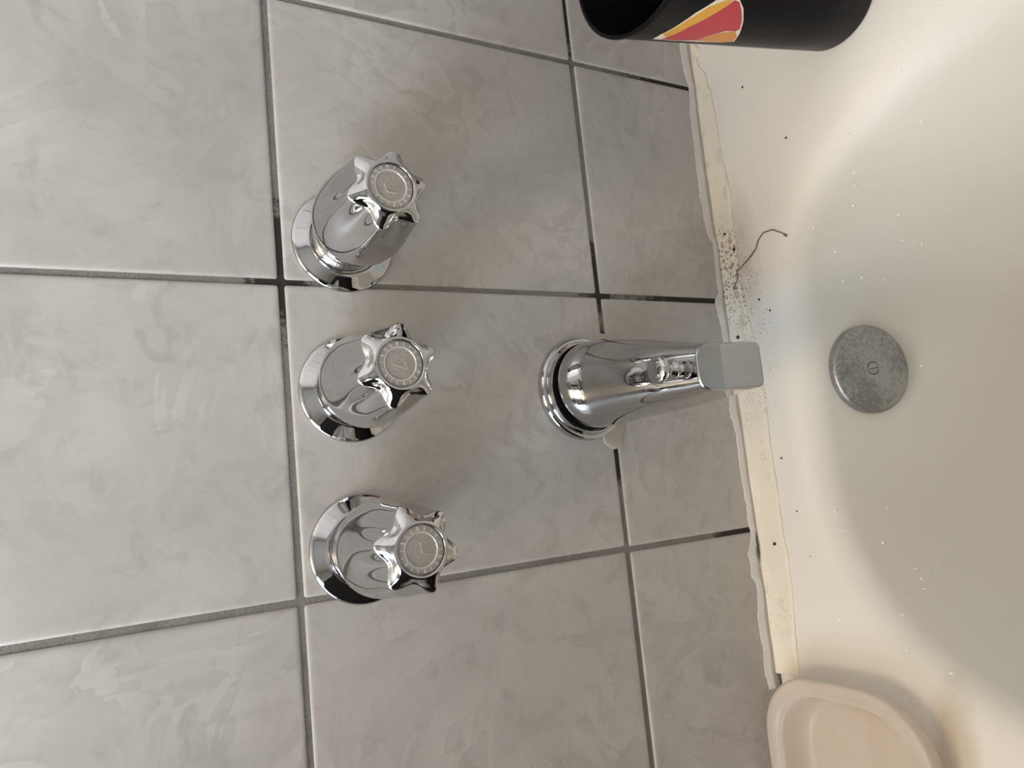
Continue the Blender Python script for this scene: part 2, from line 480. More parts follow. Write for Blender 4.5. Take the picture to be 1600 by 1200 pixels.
# the roll is tight at the faucet end and left side, wide and soft along the right side
r1_, zz = basin(0.031)
r2_, _ = basin(0.085, 60)
rings = []
for a_, b_ in zip(r1_, r2_):
    ring = []
    for p, q in zip(a_, b_):
        w = sstep(0.00, 0.17, p[0]) if len(rings) > 6 else 0.0
        ring.append(tuple(p[c]*(1 - w) + q[c]*w for c in range(3)))
    rings.append(ring)
V, F = loft(rings, False, True)
tub_me = mesh('bathtub', V, F)
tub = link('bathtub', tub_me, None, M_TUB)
tag(tub, 'off-white enamel bathtub with rounded corners below the tiled wall', 'bathtub')
bvh = BVHTree.FromPolygons([v.co[:] for v in tub_me.vertices], [p.vertices[:] for p in tub_me.polygons])
def on_tub_down(x, y):
    h = bvh.ray_cast(Vector((x, y, 0.3)), Vector((0, 0, -1)))
    return h[0], (h[1] if h[1].z > 0 else -h[1])
def on_tub_wall(x, z):
    h = bvh.ray_cast(Vector((x, -0.55, z)), Vector((0, 1, 0)))
    return h[0], (h[1] if h[1].y < 0 else -h[1])

# ------------------------------------------------------------------ caulk strip between tile and tub
DECK_EDGE=[(0.30,-0.008),(0.2452,-0.0057),(0.2377,-0.0120),(0.2340,-0.0047),(0.2234,-0.0068),(0.2144,-0.0128),(0.2071,-0.0148),(0.1992,-0.0142),(0.1944,-0.0174),(0.1851,-0.0173),(0.1690,-0.0185),(0.1443,-0.0187),(0.1257,-0.0193),(0.1126,-0.0217),(0.0938,-0.0237),(0.0765,-0.0221),(0.0530,-0.0216),(0.0354,-0.0215),(0.0122,-0.0210),(-0.0055,-0.0223),(-0.0174,-0.0239),(-0.0321,-0.0256),(-0.0468,-0.0281),(-0.0693,-0.0283),(-0.0863,-0.0302),(-0.1083,-0.0297),(-0.1300,-0.0286),(-0.1490,-0.0286),(-0.1680,-0.0293),(-0.1893,-0.0289),(-0.2053,-0.0287),(-0.2263,-0.0303),(-0.2498,-0.0300),(-0.2733,-0.0278),(-0.2941,-0.0260),(-0.3147,-0.0249),(-0.3249,-0.0243)]
WALL_TOP=[(0.30,-0.128),(0.2507,-0.1267),(0.2394,-0.1280),(0.2202,-0.1279),(0.2093,-0.1308),(0.2040,-0.1331),(0.1888,-0.1297),(0.1697,-0.1281),(0.1510,-0.1280),(0.1262,-0.1277),(0.1077,-0.1268),(0.0895,-0.1275),(0.0744,-0.1280),(0.0595,-0.1309),(0.0538,-0.1354),(0.0418,-0.1348),(0.0238,-0.1339),(0.0089,-0.1344),(-0.0001,-0.1288),(-0.0118,-0.1298),(-0.0294,-0.1313),(-0.0526,-0.1333),(-0.0756,-0.1306),(-0.0983,-0.1280),(-0.1126,-0.1308),(-0.1324,-0.1317),(-0.1435,-0.1312),(-0.1547,-0.1314),(-0.1714,-0.1321),(-0.1826,-0.1330),(-0.1935,-0.1325),(-0.2046,-0.1334),(-0.2151,-0.1306),(-0.2228,-0.1268),(-0.2310,-0.1276),(-0.2417,-0.1270),(-0.2488,-0.1318),(-0.2636,-0.1304),(-0.2739,-0.1284),(-0.2951,-0.1288),(-0.3210,-0.1275),(-0.3329,-0.1297)]
caulk = empty('caulk_strip', (0, -0.01, ZD), 'cream peeling caulk tape with dark mildew specks along the tile wall', 'caulk')
rings = []
x = 0.300
while x > -0.3250:
    e = -interp(x, DECK_EDGE) + 0.0006*wob(x, 260, 2.2) + 0.0005*wob(x, 600, 6.1)
    th = 0.0013 + 0.0005*wob(x, 60, 5.1)
    zt = ZD + th
    cv = 0.0035
    y0 = 0.0006
    prof = [(y0, ZD - 0.001), (y0, zt + cv), (-0.0006, zt + cv*0.72), (-0.0018, zt + cv*0.30), (-0.0042, zt + 0.0003)]
    for k in (0.3, 0.55, 0.8):
        yy = -0.0042 - (e - 0.0052)*k
        prof.append((yy, zt + 0.0005*wob(x + k*0.7, 55, 9 + k)))
    prof += [(-e + 0.0004, zt - 0.0001), (-e, zt - 0.0006), (-e - 0.0001, ZD - 0.0006)]
    rings.append([(x, a, b) for a, b in prof])
    x -= 0.0016
V, F = loft(rings, True, True)
o = link('deck_flange', mesh('deck_flange', V, F), caulk, M_DECKCAULK)
o.matrix_parent_inverse = Matrix.Translation((0, 0.01, -ZD))
rings = []
x = 0.300
while x > -0.3360:
    z = interp(x, WALL_TOP) + 0.0008*wob(x, 330, 4.4) + 0.0011*wob(x, 90, 7.7) + 0.0005*wob(x, 700, 3.3)
    ri = 0.0016 + 0.0005*wob(x, 45, 1.3)
    prof = [(0.001, ZD + 0.001), (0.001, z + 0.0003), (-0.0002, z), (-0.0007, z - 0.0006)]
    mid = ZD + (z - ZD)*0.5
    prof += [(-0.0009, mid + 0.0012), (-ri - 0.0006, mid), (-0.0012, mid - 0.0012), (-0.0012, ZD + 0.0015)]
    rings.append([(x, a, b) for a, b in prof])
    x -= 0.0014
V, F = loft(rings, True, True)
o = link('wall_flange', mesh('wall_flange', V, F), caulk, M_WALLCAULK)
o['label'] = 'thin ragged white caulk edge on the tile'
o.matrix_parent_inverse = Matrix.Translation((0, 0.01, -ZD))
# dark crack line between the two flanges
pts = [(-0.205 - 0.0016*i, -0.0022 - 0.0006*wob(i*.3, 1, 3), ZD + 0.0044 + 0.0006*wob(i*.5, 1, 8)) for i in range(18)]
o = link('crack', tube('crack', pts, lambda t: 0.00075*math.sin(PI*min(1, max(0, t)))*(0.6 + 0.5*abs(wob(t*14, 1, 3))) + 0.0001, 6), caulk, M_GAP)
o.matrix_parent_inverse = Matrix.Translation((0, 0.01, -ZD))

# beige sealant patches where the spout ring covers the tile joint
def patch(name, pts, th):
    bm = bmesh.new()
    n = len(pts); cx = sum(p[0] for p in pts)/n; cz = sum(p[1] for p in pts)/n
    rings = []
    for s, y in ((1.0, 0.0018), (1.0, -0.0001), (0.94, -th*0.8), (0.8, -th), (0.4, -th*1.05)):
        ring = []
        for i in range(n):
            a, b = pts[i], pts[(i+1) % n]
            for k in range(4):
                u = k/4
                px, pz = a[0] + (b[0]-a[0])*u, a[1] + (b[1]-a[1])*u
                w = 1 + 0.05*wob(i + u, 3.1, 2)
                ring.append((cx + (px-cx)*s*w, y, cz + (pz-cz)*s*w))
        rings.append(ring)
    V, F = loft(rings, False, True)
    return link(name, mesh(name, V, F), wf, M_PATCH)
patch('sealant_patch', [(-0.046, 0.018), (-0.034, 0.010), (-0.031, 0.003), (-0.034, -0.006), (-0.044, -0.008), (-0.054, -0.006), (-0.056, 0.004)], 0.0012)
patch('sealant_patch', [(-0.100, 0.004), (-0.112, 0.012), (-0.119, 0.012), (-0.125, 0.003), (-0.123, -0.006), (-0.106, -0.011), (-0.094, -0.009), (-0.090, -0.003)], 0.0012)

# ------------------------------------------------------------------ handles
KN = [(0.0, 0.0), (0.018, 0.0190), (0.022, 0.0238), (0.026, 0.0265), (0.030, 0.0283), (0.035, 0.0300), (0.040, 0.0306), (0.045, 0.0306), (0.05, 0.0302),
      (0.055, 0.0297), (0.06, 0.0291), (0.065, 0.0283), (0.07, 0.0275), (0.075, 0.0268), (0.08, 0.0262), (0.086, 0.0256), (0.092, 0.0250)]
def knob_mesh():
    n = 192
    def gfun(a):
        s = abs(math.sin(3*a)); e = 0.36
        return 0.50*(math.sqrt(s*s + e*e) - e) / (math.sqrt(1 + e*e) - e) + 0.50*s*s
    def star(a, y, off=0.0):
        R = interp(y, KN); D = 0.0068 * max(0, (y - 0.030)/(0.090 - 0.030))
        D *= sstep(0.026, 0.046, y)
        return R - D*gfun(a) - off
    A = [2*PI*j/n for j in range(n)]
    rings = []
    # hollow back
    for r, y in ((0.0085, 0.0225), (0.0165, 0.0215), (0.0178, 0.0190)):
        rings.append([(r*math.cos(a), -y, r*math.sin(a)) for a in A])
    ysamp = [0.0180, 0.0190, 0.0205, 0.022, 0.024, 0.026, 0.028] + [0.030 + 0.003*k for k in range(20)]
    for y in ysamp:
        rings.append([(star(a, y)*math.cos(a), -y, star(a, y)*math.sin(a)) for a in A])
    yt = 0.0885
    for off, dy in ((0.0, 0.0), (0.0003, 0.0007), (0.0009, 0.0013), (0.0018, 0.00165)):
        rings.append([(star(a, yt, off)*math.cos(a), -(yt + dy), star(a, yt, off)*math.sin(a)) for a in A])
    r1 = 0.0158; y1 = 0.0948
    for u in (0.33, 0.66, 0.92):
        ring = []
        for a in A:
            s = star(a, yt, 0.0018)
            ring.append(((s*(1-u) + r1*u)*math.cos(a), -((yt + .00165)*(1-u) + y1*u + 0.0006*math.sin(PI*u)), (s*(1-u) + r1*u)*math.sin(a)))
        rings.append(ring)
    for r, y in ((0.0157, 0.0951), (0.0150, 0.09545), (0.0142, 0.0955), (0.01375, 0.0953), (0.0136, 0.0946), (0.0136, 0.0925)):
        rings.append([(r*math.cos(a), -y, r*math.sin(a)) for a in A])
    V, F = loft(rings, True, True)
    return sharp(mesh('knob', V, F), 60)
ME_KNOB = knob_mesh(); ME_KNOB.materials.append(M_CHROME)
ME_ESC = lathe('escutcheon', [(0.0338, -0.001), (0.0350, 0.0004), (0.0352, 0.0016), (0.0349, 0.0026), (0.0340, 0.0034), (0.0325, 0.0041), (0.0265, 0.0068), (0.0252, 0.0074), (0.0244, 0.0075), (0.0238, 0.0068),
                              (0.0234, 0.0062), (0.0200, 0.0062), (0.0120, 0.0062)], 96, False, True, 50)
ME_ESC.materials.append(M_CHROME)
ME_STEM = lathe('stem', [(0.0226, 0.0055), (0.0229, 0.0085), (0.0224, 0.0105), (0.0212, 0.0118), (0.0206, 0.0128), (0.0207, 0.0138), (0.0200, 0.0152), (0.0180, 0.0165), (0.0165, 0.0175), (0.0155, 0.0195), (0.0105, 0.0205), (0.0100, 0.034)], 64, True, True, 40)
ME_STEM.materials.append(M_CHROME)
def mat_button():
    t = NT('clear_acrylic_button'); co = t.coord()
    gr = t.noise(co, 900.0, 2)
    bl = t.blob(co, (-0.001, -0.0945, 0.001), (0.0085, 0.02, 0.0085))
    c = t.mix(t.ramp(gr, [(0.35, 0.0), (0.65, 1.0)]), (0.31, 0.285, 0.255), (0.40, 0.375, 0.34))
    t.color(c); t.set(Roughness=0.45, Metallic=0.25, Coat_Weight=1.0, Coat_Roughness=0.03, Coat_IOR=1.49)
    return t.m
M_BTN = mat_button()
M_MARK = simple('pale_frosted_mark', (0.56, 0.54, 0.51), 0.25, 0.2, Coat_Weight=0.6)
M_MARKD = simple('dark_facet', (0.15, 0.135, 0.118), 0.3, 0.2, Coat_Weight=1.0)
ME_BTN = lathe('index_button', [(0.0134, 0.0930), (0.0134, 0.0940), (0.0131, 0.0943), (0.0126, 0.09445), (0.0110, 0.0947), (0.0098, 0.0948), (0.0094, 0.0944), (0.0060, 0.0946), (0.002, 0.0947)], 72, False, True, 25)
ME_BTN.materials.append(M_BTN)
def strokes(name, segs, y=0.09455, w=0.00035, th=0.0003, mat=None):
    V = []; F = []
    for (x0, z0), (x1, z1), *rest in segs:
        ww = rest[0] if rest else w
        d = Vector((x1 - x0, z1 - z0)); d.normalize(); nx, nz = -d.y*ww, d.x*ww
        b = len(V)
        for yy in (-y + 0.0006, -y - th):
            k = 1.0 if yy > -y else 0.75
            V += [(x0 + nx*k, yy, z0 + nz*k), (x1 + nx*k, yy, z1 + nz*k), (x1 - nx*k, yy, z1 - nz*k), (x0 - nx*k, yy, z0 - nz*k)]
        F += [tuple(b + q for q in f) for f in ((0,1,2,3), (4,7,6,5), (0,4,5,1), (1,5,6,2), (2,6,7,3), (3,7,4,0))]
    me = mesh(name, V, F, False)
    me.materials.append(mat); return me
def ticks():
    segs = []
    for k in range(18):
        a = 2*PI*k/18 + 0.1
        w = 0.0004 if k % 3 else 0.0007
        segs.append(((0.0103*math.cos(a), 0.0103*math.sin(a)), (0.0124*math.cos(a), 0.0124*math.sin(a)), w))
    return segs
ME_TICK = strokes('index_tick', ticks(), 0.0946, mat=M_MARK)
def ticksd():
    segs = []
    for k in range(9):
        a = 2*PI*k/9 + 0.27
        p = [((0.0114)*math.cos(a + s), 0.0114*math.sin(a + s)) for s in (-0.11, 0.11)]
        segs.append((p[0], p[1], 0.0010))
    return segs
ME_TICKD = strokes('index_recess', ticksd(), 0.09425, mat=M_MARKD)
def band_mesh():
    me = lathe('index_ring', [(0.0098, 0.0943), (0.0100, 0.09495), (0.0096, 0.0951), (0.0092, 0.09495), (0.0090, 0.0943)], 60, False, False, 60)
    me.materials.append(M_MARK); return me
ME_BAND = band_mesh()
# the engraved strokes on each button (image left is up on the wall)
EMB = {0: [((0.0010, 0.0038), (-0.0028, 0.0030)), ((-0.0028, 0.0030), (-0.0040, 0.0018)), ((-0.0040, 0.0018), (-0.0042, -0.0028))],
       1: [((-0.0003, 0.0048), (-0.0030, -0.0030)), ((0.0010, -0.0024), (-0.0030, -0.0040))],
       2: [((0.0030, 0.0002), (-0.0024, -0.0004)), ((0.0034, 0.0012), (0.0040, -0.0034)), ((-0.0026, -0.0010), (-0.0024, -0.0042))]}
EMD = {0: [((-0.0012, 0.0022), (-0.0034, -0.0005), 0.0013)], 1: [((0.0010, 0.0030), (-0.0016, -0.0004), 0.0009)], 2: [((0.0012, 0.0014), (-0.0022, 0.0012), 0.0007)]}
HANDLES = [(0.0294, 0.2111, (0.0016, 0.0029, 0.0016), -15.0, 'chrome faucet handle furthest from the soap dish, highest in the photo, its stem showing', 0.0),
           (-0.0718, 0.2129, (0.0008, -0.0035, 0.0002), -10.0, 'middle chrome faucet handle on the wall, straight above the spout', 0.0),
           (-0.1755, 0.2127, (0.0013, 0.0019, -0.0006), 18.0, 'chrome faucet handle nearest the soap dish, lowest in the photo', 0.0)]
hand0 = None
def build_handle():
    r = empty('faucet_handle', (0, 0, 0), HANDLES[0][4], 'faucet handle', 'three chrome faucet handles on the tiled wall')
    link('escutcheon', ME_ESC, r); link('stem', ME_STEM, r); link('knob', ME_KNOB, r)
    b = link('index_button', ME_BTN, r); b['label'] = 'round clear index button with tick marks'
    for nm, me in (('index_tick', ME_TICK), ('index_recess', ME_TICKD), ('index_ring', ME_BAND)):
        link(nm, me, b)
    return r
def copy_tree(o, parent=None):
    c = o.copy(); COL.objects.link(c)
    if parent is not None: c.parent = parent
    for ch in list(o.children): copy_tree(ch, c)
    return c
hs = [build_handle()]
for _ in range(2): hs.append(copy_tree(hs[0]))
for i, (r, (hx, hz, off, ph, lab, _)) in enumerate(zip(hs, HANDLES)):
    r.location = (hx, 0, hz); r['label'] = lab
    for ch in r.children:
        nm = ch.name.split('.')[0]
        if nm == 'escutcheon': continue
        if nm == 'stem': ch.location = (off[0]*0.3, 0, off[2]*0.3); continue
        ch.location = (off[0], -off[1], off[2])
        if nm == 'knob': ch.rotation_euler = (0, math.radians(-ph), 0)
        if nm == 'index_button':
            link('engraved_mark', strokes('engraved_mark', EMB[i], 0.0947, 0.00028, 0.0003, M_MARK), ch)
            link('engraved_shade', strokes('engraved_shade', EMD[i], 0.0944, 0.001, 0.0002, M_MARKD), ch)

# ------------------------------------------------------------------ tub spout
sp = empty('tub_spout', (-0.0764, 0, 0.0279), 'chrome tub spout with a square nose, round wall ring and pull knob', 'tub spout')
me = lathe('wall_ring', [(0.0385, -0.001), (0.0400, 0.0010), (0.0404, 0.0035), (0.0400, 0.0060), (0.0388, 0.0078), (0.0372, 0.0082), (0.0362, 0.0078), (0.0356, 0.0086), (0.0352, 0.0102),
                         (0.0347, 0.0122), (0.0341, 0.0122), (0.0336, 0.0112), (0.0335, 0.0060), (0.0250, 0.0060)], 96, False, True, 60)
link('wall_ring', me, sp, M_CHROME)
me = lathe('shadow_gap', [(0.0338, 0.0065), (0.0337, 0.0072), (0.0200, 0.0072)], 64, False, True, 40)
o = link('shadow_gap', me, sp, M_GAP); o.location = (0.0006, 0, 0)
# body: lofted sections  (y, centre x, z_bottom, z_top, half width, superellipse exponent, flat-top amount)
def section(cx, y, zb, zt, hw, ex, topr, n=72, ytop=0.0):
    """ring in a plane of constant y (leaning by ytop); square-shouldered arch with exponent ex"""
    P = []; cz = (zb + zt)/2; hh = (zt - zb)/2
    for j in range(n):
        a = 2*PI*j/n
        c, s = math.cos(a), math.sin(a)
        e = ex if s > 0 else ex*topr
        px = hw*math.copysign(abs(c)**(2/e), c); pz = hh*math.copysign(abs(s)**(2/e), s)
        P.append((cx + px, y + ytop*(pz/hh), cz + pz))
    return P
OX = 0.0764; OZ = -0.0279
S = [(-0.0755, -0.0078, -0.0040, 0.0583, 0.0310, 2.0, 1.0), (-0.0755, -0.0128, -0.0044, 0.0587, 0.0314, 2.0, 1.0), (-0.0755, -0.0138, -0.0057, 0.0594, 0.0325, 2.0, 1.0), (-0.0755, -0.0152, -0.0062, 0.0599, 0.0330, 2.0, 1.0),
     (-0.0756, -0.020, -0.0066, 0.0601, 0.0332, 2.0, 1.0), (-0.0757, -0.0270, -0.0066, 0.0598, 0.0330, 2.02, 1.0),
     (-0.0757, -0.0290, -0.0067, 0.0590, 0.0329, 2.06, 1.0), (-0.0757, -0.0310, -0.0067, 0.0574, 0.0327, 2.14, 1.0),
     (-0.0758, -0.0345, -0.0068, 0.0546, 0.0324, 2.3, 0.95), (-0.0758, -0.0365, -0.0068, 0.0534, 0.0322, 2.36, 0.93), (-0.0759, -0.0390, -0.0069, 0.0526, 0.0318, 2.42, 0.92),
     (-0.0760, -0.0460, -0.0082, 0.0512, 0.0304, 2.5, 1.2), (-0.0768, -0.0580, -0.0105, 0.0492, 0.0286, 2.65, 1.6),
     (-0.0779, -0.0720, -0.0135, 0.0468, 0.0263, 2.85, 2.0), (-0.0791, -0.0860, -0.0160, 0.0442, 0.0238, 3.1, 2.3),
     (-0.0804, -0.0990, -0.0172, 0.0414, 0.0213, 3.4, 2.4), (-0.0815, -0.1120, -0.0170, 0.0384, 0.0190, 3.8, 2.3), (-0.0825, -0.1240, -0.0155, 0.0354, 0.0169, 4.2, 2.1),
     (-0.0832, -0.1340, -0.0135, 0.0330, 0.0153, 4.6, 2.0)]
rings = [[(x + OX, y, z + OZ) for x, y, z in section(cx, y, zb, zt, hw, ex, tr)] for cx, y, zb, zt, hw, ex, tr in S]
# shear the last sections so that the nose face leans out at the bottom
def lean(ring, k):
    zs_ = [p[2] for p in ring]; top = max(zs_)
    return [(p[0], p[1] - k*(top - p[2]), p[2]) for p in ring]
for i in range(1, 5): rings[-i] = lean(rings[-i], 0.115*(5 - i)/4)
V, F = loft(rings, True, True)
body = link('spout_body', sharp(mesh('spout_body', V, F), 50), sp, M_CHROME)
# flat nose plate with a small rounded border
base = rings[-1]
cxm = sum(p[0] for p in base)/len(base); czm = sum(p[2] for p in base)/len(base)
def inset(ring, f, dy): return [(cxm + (p[0]-cxm)*f, p[1] + dy, czm + (p[2]-czm)*f) for p in ring]
nr = [inset(base, 1.0, 0.0003), inset(base, 1.0, -0.0008), inset(base, 0.985, -0.0016), inset(base, 0.955, -0.0020), inset(base, 0.92, -0.00205)]
V, F = loft(nr, False, True)
# crease: the lower part of the plate stands out a little more than the upper part
me = mesh('nose_plate', V, F)
bm = bmesh.new(); bm.from_mesh(me)
zc = max(p[2] for p in base) - 0.0185
bmesh.ops.bisect_plane(bm, geom=bm.verts[:] + bm.edges[:] + bm.faces[:], plane_co=(0, 0, zc), plane_no=(0, 0, 1))
ymid = sum(p[1] for p in base)/len(base)
for v in bm.verts:
    if v.co.z < zc:
        yb = base[0][1]
        v.co.y -= (zc - v.co.z)*0.15
bm.to_mesh(me); bm.free()
nose = link('nose_plate', sharp(me, 4), sp, M_NOSE)
nose['label'] = 'flat brushed square nose of the spout'
# pull-up diverter knob near the nose
me = lathe_z('diverter_knob', [(0.0050, -0.004), (0.0050, 0.0012), (0.0046, 0.0020), (0.0046, 0.0046), (0.0062, 0.0054), (0.0066, 0.0063), (0.0062, 0.0072), (0.0048, 0.0082), (0.0042, 0.0102),
                               (0.0046, 0.0122), (0.0062, 0.0142), (0.0082, 0.0158), (0.0090, 0.0172), (0.0090, 0.0186), (0.0084, 0.0198), (0.0070, 0.0206), (0.0045, 0.0211), (0.0018, 0.02125)], 48, True, True, 60)
o = link('diverter_knob', me, sp, M_CHROME)
o.location = (-0.0822 + OX, -0.1215, 0.0355 + OZ)

# ------------------------------------------------------------------ overflow plate on the end wall of the tub
p, nrm = on_tub_wall(-0.0790, -0.2025)
ov = empty('overflow_plate', p, 'round dull nickel overflow plate with a slotted screw inside the tub', 'overflow plate')
ov.rotation_euler = nrm.to_track_quat('-Y', 'Z').to_euler()
me = lathe('cover_plate', [(0.0366, 0.0006), (0.0370, 0.0012), (0.0370, 0.0052), (0.0366, 0.0064), (0.0354, 0.0074), (0.0336, 0.0079), (0.030, 0.0081), (0.020, 0.0085), (0.010, 0.0087), (0.0058, 0.0087), (0.0055, 0.0080), (0.0052, 0.0074)], 80, False, True, 40)
link('cover_plate', me, ov, M_OVER)
sc = link('screw', lathe('screw', [(0.0049, 0.0067), (0.0049, 0.0080), (0.0045, 0.0087), (0.0030, 0.0091), (0.001, 0.0092)], 32, False, True, 40), ov, M_OVER)
link('slot', strokes('slot', [((-0.0008, 0.0042), (0.0004, -0.0042), 0.00035)], 0.0090, 0.00035, 0.0003, M_GAP), sc)

# ------------------------------------------------------------------ black cup on the right rear corner of the ledge
CB, CT, CH = 0.0367, 0.0634, 0.1958
cup = empty('plastic_cup', (0.1982, -0.1506, ZD + 0.0003), 'tall black plastic cup with a red swoosh print standing on the tub ledge', 'cup')
def cr(z): return CB + (CT - CB)*z/CH
me = lathe_z('cup_body', [(0.010, 0.0025), (CB - 0.006, 0.0022), (CB - 0.0035, 0.0), (CB - 0.001, 0.0006), (CB, 0.0025), (cr(0.05), 0.05), (cr(0.12), 0.12), (cr(CH - 0.006), CH - 0.006), (cr(CH) + 0.0006, CH - 0.003), (cr(CH) + 0.0005, CH - 0.0008), (cr(CH) - 0.0008, CH),
                          (cr(CH) - 0.0020, CH - 0.0010), (cr(CH) - 0.0024, CH - 0.004), (cr(0.12) - 0.0022, 0.12), (cr(0.01) - 0.002, 0.008), (CB - 0.006, 0.005), (0.005, 0.0045)], 96, True, True, 40)
link('cup_body', me, cup, M_BLACK)
WHITE = [(160.2,0.0299),(170.0,0.0315),(177.6,0.0295),(-173.7,0.0268),(-165.8,0.0232),(-157.3,0.0158),(-154.5,0.0134),(-151.4,0.0053),(-151.9,-0.0052),(-157.0,-0.0135),(-166.3,-0.0221),(-178.8,-0.0305),(168.1,-0.0371),(164.5,-0.0279),(161.4,-0.0075),(159.9,0.0134)]
YEL = [(170.8,0.0304),(179.7,0.0279),(-172.1,0.0246),(-160.6,0.0166),(-154.4,0.0066),(-152.5,-0.0001),(-157.5,0.0018),(-167.6,0.0100),(-178.9,0.0182),(166.5,0.0229)]
RED = [(161.7,0.0241),(166.5,0.0229),(-178.9,0.0182),(-167.6,0.0100),(-157.5,0.0018),(-152.9,-0.0011),(-153.5,-0.0063),(-158.7,-0.0130),(-166.5,-0.0207),(-174.3,-0.0261),(-177.1,-0.0243),(-177.9,-0.0155),(174.6,-0.0070),(165.3,-0.0040),(162.0,0.0080)]
ORG = [(164.5,-0.0048),(174.0,-0.0075),(179.5,-0.0140),(-177.5,-0.0248),(176.9,-0.0317),(167.7,-0.0354),(165.2,-0.0234)]
def decal(name, poly, lift, mat, parent):
    poly = [(a if a > 0 else a + 360, z) for a, z in poly]
    bm = bmesh.new()
    vs_ = [bm.verts.new((a*0.0009, z, 0)) for a, z in poly]
    f = bm.faces.new(vs_)
    bmesh.ops.triangulate(bm, faces=[f])
    for _ in range(3): bmesh.ops.subdivide_edges(bm, edges=bm.edges[:], cuts=1, use_grid_fill=True)
    for v in bm.verts:
        a = math.radians(v.co.x/0.0009); z = v.co.y - ZD
        r = cr(z) + lift
        v.co = (r*math.cos(a), r*math.sin(a), z)
    bmesh.ops.recalc_face_normals(bm, faces=bm.faces)
    me = bpy.data.meshes.new(name); bm.to_mesh(me); bm.free()
    for p_ in me.polygons: p_.use_smooth = True
    return link(name, me, parent, mat)
pr = decal('printed_swoosh', WHITE, 0.00015, simple('print_cream', (0.80, 0.72, 0.58), 0.4), cup)
pr['label'] = 'cream-edged red and yellow swoosh print'
decal('yellow_band', YEL, 0.00024, simple('print_yellow', (0.72, 0.36, 0.05), 0.4), pr)
decal('red_field', RED, 0.00030, simple('print_red', (0.50, 0.045, 0.06), 0.4), pr)
decal('orange_field', ORG, 0.00036, simple('print_orange', (0.68, 0.27, 0.05), 0.4), pr)

# ------------------------------------------------------------------ soap dish on the left rear corner of the ledge
def dish_ring(a, b, r, z, n=12):
    r = min(r, a, b) - 1e-5; P = []
    for sx, sy, a0 in ((1, 1, 0), (-1, 1, 90), (-1, -1, 180), (1, -1, 270)):
        for k in range(n + 1):
            t = math.radians(a0 + 90*k/n)
            P.append((sx*(a - r) + r*math.cos(t), sy*(b - r) + r*math.sin(t), z))
    return P
dsh = empty('soap_dish', (-0.3800, -0.0800, ZD + 0.0003), 'frosted translucent oval soap dish with tan patches on the tub corner', 'soap dish')
A, B, HH = 0.0655, 0.0720, 0.0300
dr = [dish_ring(A - .022, B - .022, .040, 0.0018), dish_ring(A - .016, B - .016, .042, 0.0), dish_ring(A - .012, B - .012, .044, 0.0012), dish_ring(A - .008, B - .008, .046, 0.008), dish_ring(A - .0035, B - .0035, .048, 0.020),
      dish_ring(A - .0005, B - .0005, .050, HH - 0.004), dish_ring(A, B, .050, HH - 0.0018), dish_ring(A - .0012, B - .0012, .050, HH - 0.0004), dish_ring(A - .003, B - .003, .048, HH), dish_ring(A - .0075, B - .0075, .045, HH - 0.0008),
      dish_ring(A - .0095, B - .0100, .044, HH - 0.0022), dish_ring(A - .0105, B - .0112, .043, HH - 0.0030), dish_ring(A - .0125, B - .0128, .042, HH - 0.0030), dish_ring(A - .0138, B - .0140, .041, HH - 0.0042), dish_ring(A - .0155, B - .0165, .040, HH - 0.012),
      dish_ring(A - .018, B - .020, .038, HH - 0.0200), dish_ring(A - .020, B - .024, .036, HH - 0.0236), dish_ring(A - .022, B - .028, .034, HH - 0.0246), dish_ring(A - .023, B - .030, .033, HH - 0.0240), dish_ring(A - .026, B - .033, .030, HH - 0.0238), dish_ring(A - .05, B - .06, .012, HH - 0.0247)]
V, F = loft(dr, True, True)
link('dish_body', mesh('dish_body', V, F), dsh, M_DISH)

# added pale blue reflector sheet (outside the frame; nose and knobs mirror it)
mt = empty('blue_reflector', (TCX, -0.78, zz + 0.003), 'added pale blue sheet on the tub floor that tints the chrome reflections', 'reflector')
V, F = loft([dish_ring(.088, .42, .05, 0.0), dish_ring(.090, .422, .05, 0.002), dish_ring(.088, .42, .05, 0.005), dish_ring(.078, .41, .04, 0.006)], True, True)
link('reflector_body', sharp(mesh('reflector_body', V, F), 50), mt, simple('reflector_blue', (0.60, 0.72, 0.80), 0.6))

# ------------------------------------------------------------------ small things lying on the tub
HAIR=[(0.0069,-0.0126),(0.0113,-0.0157),(0.0162,-0.0201),(0.0208,-0.0192),(0.0252,-0.0251),(0.0300,-0.0350),(0.0353,-0.0425),(0.0424,-0.0471),(0.0463,-0.0532),(0.0456,-0.0625),(0.0410,-0.0689),(0.0362,-0.0731)]
pts = []
for (a, b), (c, d) in zip(HAIR, HAIR[1:]):
    for k in range(4):
        u = k/4; x, y = a + (c-a)*u, b + (d-b)*u
        q, n_ = on_tub_down(x, y)
        pts.append((x + 0.0003*wob(x*900, 1, 1), y, q.z + 0.0006 + (0.0014 if y > -0.0225 else 0)))
o = link('hair_strand', tube('hair_strand', pts, lambda t: 0.00046 + 0.00034*abs(wob(t*9, 1, 6)) + (0.0004 if t > 0.97 else 0), 6), None, simple('dark_brown_hair', (0.15, 0.118, 0.085), 0.6))
tag(o, 'dark hook-shaped hair stuck across the caulk and tub ledge', 'hair')
M_CRUMB = simple('dark_crumb', (0.02, 0.018, 0.014), 0.7)
def crumb_mesh(seed, r):
    bm = bmesh.new(); bmesh.ops.create_icosphere(bm, subdivisions=1, radius=r)
    for v in bm.verts:
        v.co *= 1 + 0.5*noise.noise(v.co*900 + Vector((seed, 0, 0))); v.co.z *= 0.6
    me = bpy.data.meshes.new('crumb'); bm.to_mesh(me); bm.free(); me.materials.append(M_CRUMB); return me
